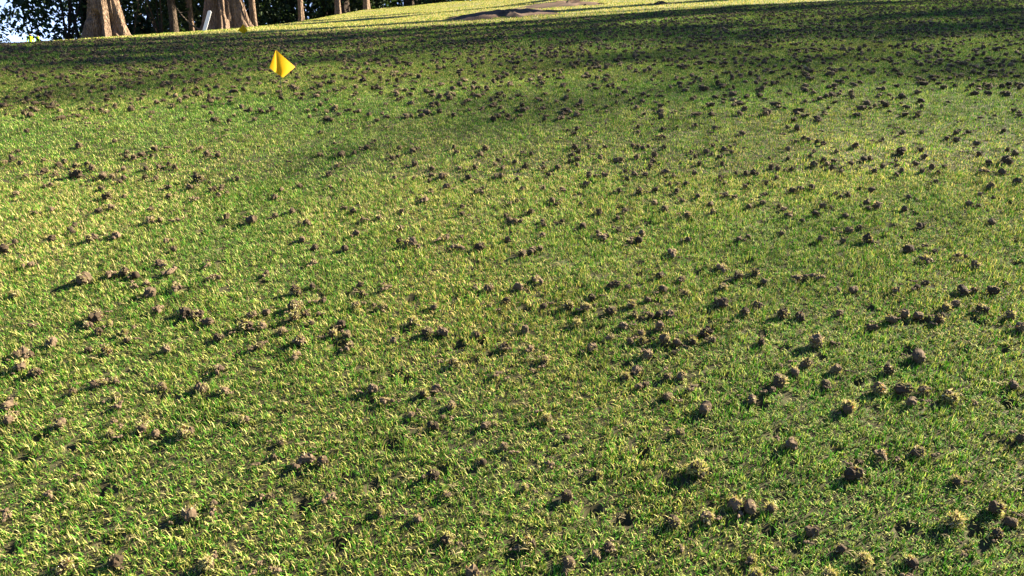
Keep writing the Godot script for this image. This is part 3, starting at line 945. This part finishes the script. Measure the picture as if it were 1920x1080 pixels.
func make_trees() -> void:
	var r := RandomNumberGenerator.new()
	r.seed = 909
	var pale := lin(0.48, 0.35, 0.26)
	var brown := lin(0.20, 0.155, 0.12)
	var dark_leaf := lin(0.042, 0.066, 0.026)
	var crowns := []
	for k in 3:
		crowns.append(crown_mesh(r, 26, 4.2, 3.0, 95, 0.34, dark_leaf))
	var airy := []
	for k in 2:
		airy.append(crown_mesh(r, 20, 3.2, 2.2, 80, 0.30, dark_leaf * 1.2))
	var open := []
	for k in 2:
		open.append(crown_mesh(r, 150, 5.6, 2.8, 14, 0.27, dark_leaf * 1.2, 0.45))
	# the two old trees on the ridge
	var old_a := bark_mesh(r, 9.0, 0.42, 0.30, 0.40, 5, 0.22, 96, 90, Vector2(-0.02, 0), pale, [[1.75, 0.34, 0.15, 1.05, 0.34], [2.5, 0.30, 0.85, 2.2, 0.30], [0.75, 0.2, 0.5, 0.95, 0.16]])
	tree("old_tree", -12.72, 26.6, "old tree with buttressed hollow pale trunk, left of the leaning white post", "old trees on the ridge", old_a, crowns[0], Vector3(0, 9.5, 0), r, brown, 0.2)
	var old_b := bark_mesh(r, 10.0, 0.56, 0.36, 0.42, 7, 0.22, 110, 90, Vector2(-0.01, 0), pale)
	tree("old_tree", -9.95, 29.5, "old tree with broad furrowed trunk right behind the leaning white post", "old trees on the ridge", old_b, crowns[1], Vector3(0, 10.0, 0), r, brown, 0.2)
	# slim trunks along the edge of the wood
	var slim := [
		[-9.76, 32.0, 0.115, "slim pale trunk just right of the broad furrowed tree"],
		[-7.95, 32.0, 0.085, "slim straight trunk between the broad tree and the next two thin ones"],
		[-6.35, 31.0, 0.095, "slim pale trunk, second from the right along the dark wood"],
		[-5.30, 31.0, 0.095, "slim trunk with shaded foot, rightmost along the dark wood"],
		[-14.4, 36.0, 0.16, "dull brown trunk inside the wood between the two old trees"],
		[-14.2, 37.5, 0.11, "broken sunlit trunk stub inside the wood between the old trees"],
		[-13.9, 41.0, 0.14, "dim grey trunk inside the wood left of the leaning post"],
	]
	for k in slim.size():
		var q: Array = slim[k]
		var tone: Color = pale if k < 4 or k == 5 else brown
		var m := bark_mesh(r, 10.5, q[2], q[2] * 0.75, 0.05, 4, 0.10, 24, 50, Vector2(r.randf_range(-0.02, 0.0), 0), tone)
		tree("slim_tree", q[0], q[1], q[3], "slim trunks at the edge of the wood", m, airy[k % 2], Vector3(0, 11.5, 0), r, brown, 0.07, k * 1.3)
	# the wood behind
	var trunk_far := bark_mesh(r, 8.0, 0.24, 0.16, 0.12, 5, 0.12, 20, 26, Vector2.ZERO, brown * 0.8)
	var n := 0
	for k in 34:
		var d := r.randf_range(40, 66)
		var x := lerpf(-0.85 * d, 6.0, (k + r.randf()) / 34.0)
		if x < -0.52 * d and x > -0.66 * d:
			continue
		n += 1
		var t := tree("wood_tree", x, d, "dark tree in the shaded wood behind the ridge", "trees of the dark wood", trunk_far, crowns[n % 3], Vector3(0, r.randf_range(7.0, 9.5), 0), r, brown, 0.12, r.randf() * TAU)
		t.scale = Vector3.ONE * r.randf_range(0.9, 1.3)
	var hung := tree("wood_tree", -28.0, 42.0, "tree with low hanging boughs at the left edge of the wood", "trees of the dark wood", trunk_far, airy[0], Vector3(0, 3.3, 0), r, brown, 0.08, 0.7)
	hung.scale = Vector3.ONE * 1.1
	var bush := []
	for k in 3:
		var s := Shape.new()
		for j in 13:
			leaves(s, r, Vector3(r.randf_range(-1.2, 1.2), r.randf_range(0.2, 2.6), r.randf_range(-0.9, 0.9)), Vector3(0.75, 0.6, 0.75), 75, 0.20, dark_leaf * r.randf_range(0.7, 1.3))
		bush.append(s.mesh())
	var thin := Shape.new()
	for j in 9:
		leaves(thin, r, Vector3(r.randf_range(-1.1, 1.1), r.randf_range(0.0, 2.8), r.randf_range(-0.8, 0.8)), Vector3(0.7, 0.45, 0.7), 42, 0.20, dark_leaf)
	var thin_mesh := thin.mesh()
	for q in [[-28.3, 46.0, 1.25, "thin dark shrub at the left edge of the photo"], [-26.9, 45.0, 0.75, "low thin shrub in front of the bright sky gap"], [-24.2, 46.0, 1.35, "thin dark shrub right of the two people"]]:
		var t := thing("shrub", on_ground(q[0], q[1], -0.3), q[3], "shrub", "undergrowth of the dark wood")
		part("foliage", thin_mesh, M.leaf, t)
		t.rotation.y = q[0]
		t.scale = Vector3.ONE * q[2]
	for k in 70:
		var d := r.randf_range(36, 56)
		var x := lerpf(-0.75 * d, 4.0, (k + r.randf()) / 70.0)
		if x < -0.545 * d and x > -0.66 * d:
			continue
		var t := thing("shrub", on_ground(x, d, -0.2), "dark leafy shrub under the trees of the wood", "shrub", "undergrowth of the dark wood")
		part("foliage", bush[k % 3], M.leaf, t)
		var st := Shape.new()
		for j in 4:
			var a := r.randf() * TAU
			st.tube([Vector3(0, -0.1, 0), Vector3(cos(a) * 0.4, 0.9, sin(a) * 0.4), Vector3(cos(a) * 0.9, 2.0, sin(a) * 0.8)], [0.05, 0.035, 0.012], 5, brown * 0.7)
		part("stem", st.mesh(true), M.bark, t)
		t.rotation.y = r.randf() * TAU
		t.scale = Vector3(1, 1.15, 1) * r.randf_range(0.9, 1.5)
	word_the_wood()
	# trees just out of frame on the right; their trunks and crowns shade the ridge and the upper fairway
	var side := [[5.0, 24.5, 0.40, 11.5], [9.5, 25.0, 0.42, 12.5], [6.4, 18.1, 0.46, 12.5], [34.0, 27.3, 0.42, 23.6], [39.5, 28.4, 0.42, 24.0], [44.5, 27.8, 0.42, 23.4], [50.0, 28.4, 0.42, 24.2], [56.0, 27.5, 0.42, 23.6]]
	for k in side.size():
		var q: Array = side[k]
		var m := bark_mesh(r, q[3] - 0.8, q[2], q[2] * 0.65, 0.30, 5, 0.13, 32, 44, Vector2(0.01, 0), pale)
		tree("ridge_tree", q[0], q[1], "tall tree on the ridge to the right", "tall trees along the right of the ridge", m, airy[k % 2] if k < 3 else open[k % 2], Vector3(0, q[3], 0), r, brown, 0.14, k * 2.0)

func word_the_wood() -> void:
	# each tree and shrub of the wood is told by the trunks it stands between
	var nth := ["first", "second", "third", "fourth", "fifth", "sixth", "seventh", "eighth", "ninth", "tenth", "eleventh", "twelfth", "thirteenth", "fourteenth", "fifteenth", "sixteenth", "seventeenth", "eighteenth", "nineteenth", "twentieth"]
	var zones := [[0.095, "left of the hollow old tree"], [0.122, "behind the hollow old tree"], [0.20, "between the two old trees"], [0.24, "behind the broad furrowed tree"], [0.29, "between the first two slim trunks"], [0.36, "around the last two slim trunks"], [9.0, "right of the last slim trunk"]]
	var cells := {}
	for o in get_children():
		var l: String = o.get_meta("label", "")
		if l != "dark leafy shrub under the trees of the wood" and l != "dark tree in the shaded wood behind the ridge":
			continue
		var u := screen_spot(o.position).x
		for z in zones:
			if u < z[0]:
				var key: String = ("dark leafy shrub " if o.get_meta("category") == "shrub" else "dark wood tree ") + z[1]
				if not cells.has(key):
					cells[key] = []
				cells[key].append([u, o])
				break
	for key in cells:
		var list: Array = cells[key]
		list.sort_custom(func(a, b): return a[0] < b[0])
		for i in list.size():
			list[i][1].set_meta("label", key if list.size() == 1 else "%s, %s from the left there" % [key, nth[i] if i < 20 else "number %d" % (i + 1)])

# ---------------------------------------------------------------- small things
func make_flags() -> void:
	# vinyl sheet on a wire: the pole side runs from T down to P, one half falls forward, the other blows right
	var s := Shape.new()
	var T := Vector3(0, 0, 0)
	var R := Vector3(0.0955, -0.098, -0.040)
	var B := Vector3(0.041, -0.154, 0.045)
	var L := Vector3(-0.030, -0.099, 0.050)
	var P := Vector3(0.009, -0.136, 0.030)
	var n := 8
	for half in 2:
		var first := s.v.size()
		for j in n + 1:
			for i in n + 1:
				var u := float(i) / n
				var v := float(j) / n
				var p: Vector3
				if half == 0:
					p = T.lerp(R, u).lerp(P.lerp(B, u), v)
					p.z += 0.010 * sin(u * PI * 0.9) * (1.0 - v * 0.4) + 0.0035 * sin(u * 7.0 + v * 4.0) * u
				else:
					p = T.lerp(T.lerp(L, 0.08), u).lerp(P.lerp(L, u), v)
					p.z += 0.006 * sin(u * PI) * v
				s.point(p)
		for j in n:
			for i in n:
				var a := first + j * (n + 1) + i
				s.quad(a, a + 1, a + n + 2, a + n + 1)
	var sheet := s.mesh(true)
	var w := Shape.new()
	w.tube([Vector3(0.018, -0.32, 0), Vector3(0.0135, -0.2, 0), Vector3(0, 0.002, 0)], [0.0018, 0.0018, 0.0018], 6)
	var wire := w.mesh(true)
	var near := thing("marker_flag", on_ground(-1.337, 4.80), "yellow marker flag on a thin wire standing among the plugs", "flag", "yellow marker flags")
	var f := part("flag_sheet", sheet, M.flag, near)
	f.position = Vector3(-0.015, 0.275, 0)
	var g := part("wire_stake", wire, M.wire, near)
	g.position = Vector3(-0.015, 0.275, 0)
	var far := near.duplicate()
	far.name = numbered("marker_flag")
	add_child(far)
	far.position = on_ground(-4.22, 13.25)
	far.rotation.y = 2.6
	for c in far.get_children():
		c.position.y -= 0.13
	far.set_meta("label", "small distant yellow flag on the sunlit ridge below the broad tree")

func make_post() -> void:
	var t := thing("white_post", on_ground(-9.75, 26.5), "white round-topped post leaning right against the broad tree trunk", "post")
	t.rotation = Vector3(0, 0.1, -0.37)
	var s := Shape.new()
	var outline := []
	for k in 13:
		var a := PI * k / 12.0
		outline.append(Vector2(cos(a) * 0.055, 0.83 + sin(a) * 0.055))
	outline.append(Vector2(-0.055, 0.13))
	outline.append(Vector2(0.055, 0.13))
	for face in 2:
		var z := 0.012 if face == 0 else -0.012
		var first := s.v.size()
		for p in outline:
			s.point(Vector3(p.x, p.y, z))
		for k in outline.size() - 2:
			if face == 0:
				s.tri(first, first + k + 2, first + k + 1)
			else:
				s.tri(first, first + k + 1, first + k + 2)
	var m: int = outline.size()
	for k in m:
		var q := (k + 1) % m
		var i := s.v.size()
		s.point(s.v[k])
		s.point(s.v[q])
		s.point(s.v[m + q])
		s.point(s.v[m + k])
		s.quad(i, i + 1, i + 2, i + 3)
	part("board", s.mesh(), M.white, t)
	var b := Shape.new()
	b.box(Vector3(-0.04, -0.2, -0.02), Vector3(0.04, 0.15, 0.02))
	part("ground_stake", b.mesh(), M.dark, t)

func make_soil_heaps() -> void:
	var r := RandomNumberGenerator.new()
	r.seed = 616
	var spots := [[-0.15, 15.4, 1.25, "bare brown soil with roots in the tree shadow on the ridge"], [1.2, 18.8, 1.1, "dark bare soil patch at the top edge, right of the rooty one"], [2.85, 16.3, 0.28, "small brown clod on the sunny ridge near the top edge"]]
	for q in spots:
		var t := thing("bare_soil", on_ground(q[0], q[1]), q[3], "soil patch", "bare soil on the ridge")
		var s := Shape.new()
		var n := noise(r.randi() % 999, 2.2, 4)
		var size: float = q[2]
		for j in 9:
			for k in 28:
				var f := j / 8.0
				var a := TAU * k / 28
				var rr: float = f * size * (0.85 + 0.9 * n.get_noise_2d(cos(a) * 1.1, sin(a) * 1.1))
				var x := cos(a) * rr
				var z := sin(a) * rr * 1.2
				var y := height(q[0] + x, q[1] - z) - t.position.y
				y += (1 - f * f) * 0.06 * size + (0.07 * n.get_noise_2d(x * 4, z * 4) + 0.02) * (1 - f * f) - 0.015 * f
				var tone := 0.9 + 0.6 * n.get_noise_2d(x * 5 + 3, z * 5)
				s.point(Vector3(x, y, z), Color(0.12 * tone, 0.075 * tone, 0.05 * tone))
		for j in 8:
			for k in 28:
				var a := j * 28 + k
				var b := j * 28 + (k + 1) % 28
				s.quad(a, a + 28, b + 28, b)
		part("soil", s.mesh(true), M.soil, t)
		for k in 5:
			var a := r.randf() * TAU
			var path := []
			var radii := []
			for i in 6:
				var f := i / 5.0
				var x := cos(a + f * 0.5) * f * size * 0.95
				var z := sin(a + f * 0.5) * f * size
				path.append(Vector3(x, height(q[0] + x, q[1] - z) - t.position.y + 0.05 * (1 - f) + 0.02 * sin(f * 9.0), z))
				radii.append(0.035 * size * (1.1 - f))
			var rt := Shape.new()
			rt.tube(path, radii, 7, lin(0.22, 0.15, 0.11))
			part("root", rt.mesh(true), M.bark, t)
	# dead wood at the edge of the trees
	var dead := [[-15.7, 34.5, -0.55, "pale fallen branch right of the hollow old tree"], [-13.5, 37.0, 0.7, "short pale dead branch leaning beside the broken stub"]]
	for q in dead:
		var t := thing("dead_branch", on_ground(q[0], q[1], 0.15), q[3], "branch", "dead wood under the trees")
		var way := Vector3(-0.9, 0.55, 0.1)
		part("bough", limb_mesh(r, Vector3(0, 0, 0), way, 1.6, 0.05, lin(0.34, 0.29, 0.24)), M.bark, t)

# ---------------------------------------------------------------- two people far off on the left
func body_mesh(joints: Dictionary, bones: Array, cell: float) -> ArrayMesh:
	# surface nets over a smooth union of tapered capsules
	var lo := Vector3(INF, INF, INF)
	var hi := -lo
	for k in joints:
		lo = lo.min(joints[k][0] - Vector3.ONE * (joints[k][1] + cell * 2))
		hi = hi.max(joints[k][0] + Vector3.ONE * (joints[k][1] + cell * 2))
	var size := Vector3i(((hi - lo) / cell).ceil()) + Vector3i.ONE
	var f := PackedFloat32Array()
	f.resize(size.x * size.y * size.z)
	for z in size.z:
		for y in size.y:
			for x in size.x:
				var p := lo + Vector3(x, y, z) * cell
				var dist := 1.0
				for b in bones:
					var a: Vector3 = joints[b[0]][0]
					var e: Vector3 = joints[b[1]][0]
					var h := clampf((p - a).dot(e - a) / maxf((e - a).length_squared(), 1e-6), 0, 1)
					var q := p.distance_to(a.lerp(e, h)) - lerpf(joints[b[0]][1], joints[b[1]][1], h)
					var k := clampf(0.5 + 0.5 * (q - dist) / 0.04, 0, 1)
					dist = lerpf(q, dist, k) - 0.04 * k * (1 - k)
				f[x + size.x * (y + size.y * z)] = dist
	var s := Shape.new()
	var id := {}
	var step := [1, size.x, size.x * size.y]
	for z in size.z - 1:
		for y in size.y - 1:
			for x in size.x - 1:
				var at: int = x + size.x * (y + size.y * z)
				var sum := Vector3.ZERO
				var n := 0
				for c in 8:
					var ca: int = at + (c & 1) * step[0] + (c >> 1 & 1) * step[1] + (c >> 2 & 1) * step[2]
					for ax in 3:
						if c >> ax & 1:
							continue
						var cb: int = ca + step[ax]
						if (f[ca] < 0) != (f[cb] < 0):
							var o := Vector3(c & 1, c >> 1 & 1, c >> 2 & 1)
							o[ax] += f[ca] / (f[ca] - f[cb])
							sum += o
							n += 1
				if n:
					var p: Vector3 = lo + (Vector3(x, y, z) + sum / n) * cell
					var col := lin(0.03, 0.032, 0.04)
					if p.y > 1.60:
						col = lin(0.05, 0.035, 0.025)
					elif p.y > 1.47:
						col = lin(0.42, 0.25, 0.18)
					elif p.y > 0.86:
						col = lin(0.55, 0.85, 0.02)
					id[at] = s.point(p, col)
	for z in range(1, size.z - 1):
		for y in range(1, size.y - 1):
			for x in range(1, size.x - 1):
				var at: int = x + size.x * (y + size.y * z)
				for ax in 3:
					var other: int = at + step[ax]
					if (f[at] < 0) == (f[other] < 0):
						continue
					var u: int = step[(ax + 1) % 3]
					var w: int = step[(ax + 2) % 3]
					if f[at] < 0:
						s.quad(id[at - u - w], id[at - w], id[at], id[at - u])
					else:
						s.quad(id[at - u - w], id[at - u], id[at], id[at - w])
	return s.mesh(true)

func make_people() -> void:
	for who in 2:
		var lean := 0.0 if who == 0 else 0.10
		var J := {
			"hip": [Vector3(0, 0.95, 0), 0.135], "waist": [Vector3(lean * 0.3, 1.12, 0), 0.135], "chest": [Vector3(lean * 0.7, 1.33, 0.01), 0.155], "neck": [Vector3(lean, 1.50, 0), 0.06],
			"head": [Vector3(lean * 1.1, 1.62, 0.02), 0.095], "crown": [Vector3(lean * 1.1, 1.68, 0.0), 0.09], "nose": [Vector3(lean * 1.1, 1.61, 0.115), 0.014],
		}
		var bones := [["hip", "waist"], ["waist", "chest"], ["chest", "neck"], ["neck", "head"], ["head", "crown"], ["head", "nose"]]
		for sd in [-1, 1]:
			var k: String = "l" if sd < 0 else "r"
			J["shoulder" + k] = [Vector3(sd * 0.18 + lean * 0.8, 1.42, 0), 0.075]
			J["elbow" + k] = [Vector3(sd * 0.26 + lean * 0.6, 1.14, 0.02), 0.058]
			J["wrist" + k] = [Vector3(sd * (0.20 if who else 0.27), 0.93, 0.16), 0.042]
			J["hand" + k] = [Vector3(sd * (0.17 if who else 0.27), 0.86, 0.21), 0.038]
			J["thigh" + k] = [Vector3(sd * 0.10, 0.90, 0), 0.10]
			J["knee" + k] = [Vector3(sd * 0.12, 0.50, 0.03), 0.07]
			J["ankle" + k] = [Vector3(sd * 0.13, 0.09, -0.01), 0.05]
			J["toe" + k] = [Vector3(sd * 0.15, 0.045, 0.17), 0.045]
			bones += [["chest", "shoulder" + k], ["shoulder" + k, "elbow" + k], ["elbow" + k, "wrist" + k], ["wrist" + k, "hand" + k], ["hip", "thigh" + k], ["thigh" + k, "knee" + k], ["knee" + k, "ankle" + k], ["ankle" + k, "toe" + k]]
		var x := -44.65 + who * 0.40
		var p := part("person", body_mesh(J, bones, 0.035), M.cloth)
		p.position = on_ground(x, 78.0 + who * 0.5)
		p.rotation.y = 0.5 if who == 0 else -0.7
		tag(p, "person in yellow green safety jacket, %s of two beyond the crest" % ("left" if who == 0 else "right"), "person", "people beyond the crest on the left")

func _ready() -> void:
	set_light()
	for i in RISE.size():
		var a: Array = RISE[maxi(i - 1, 0)]
		var b: Array = RISE[mini(i + 1, RISE.size() - 1)]
		tangents.append((b[1] - a[1]) / (b[0] - a[0]))
	broad = noise(3, 0.35, 3)
	patchy = noise(8, 0.5, 3)
	fine = noise(15, 0.5, 2)
	make_materials()
	make_holes()
	make_ground()
	make_trees()
	make_turf()
	make_plugs()
	make_flags()
	make_post()
	make_soil_heaps()
	make_people()
	make_litter()
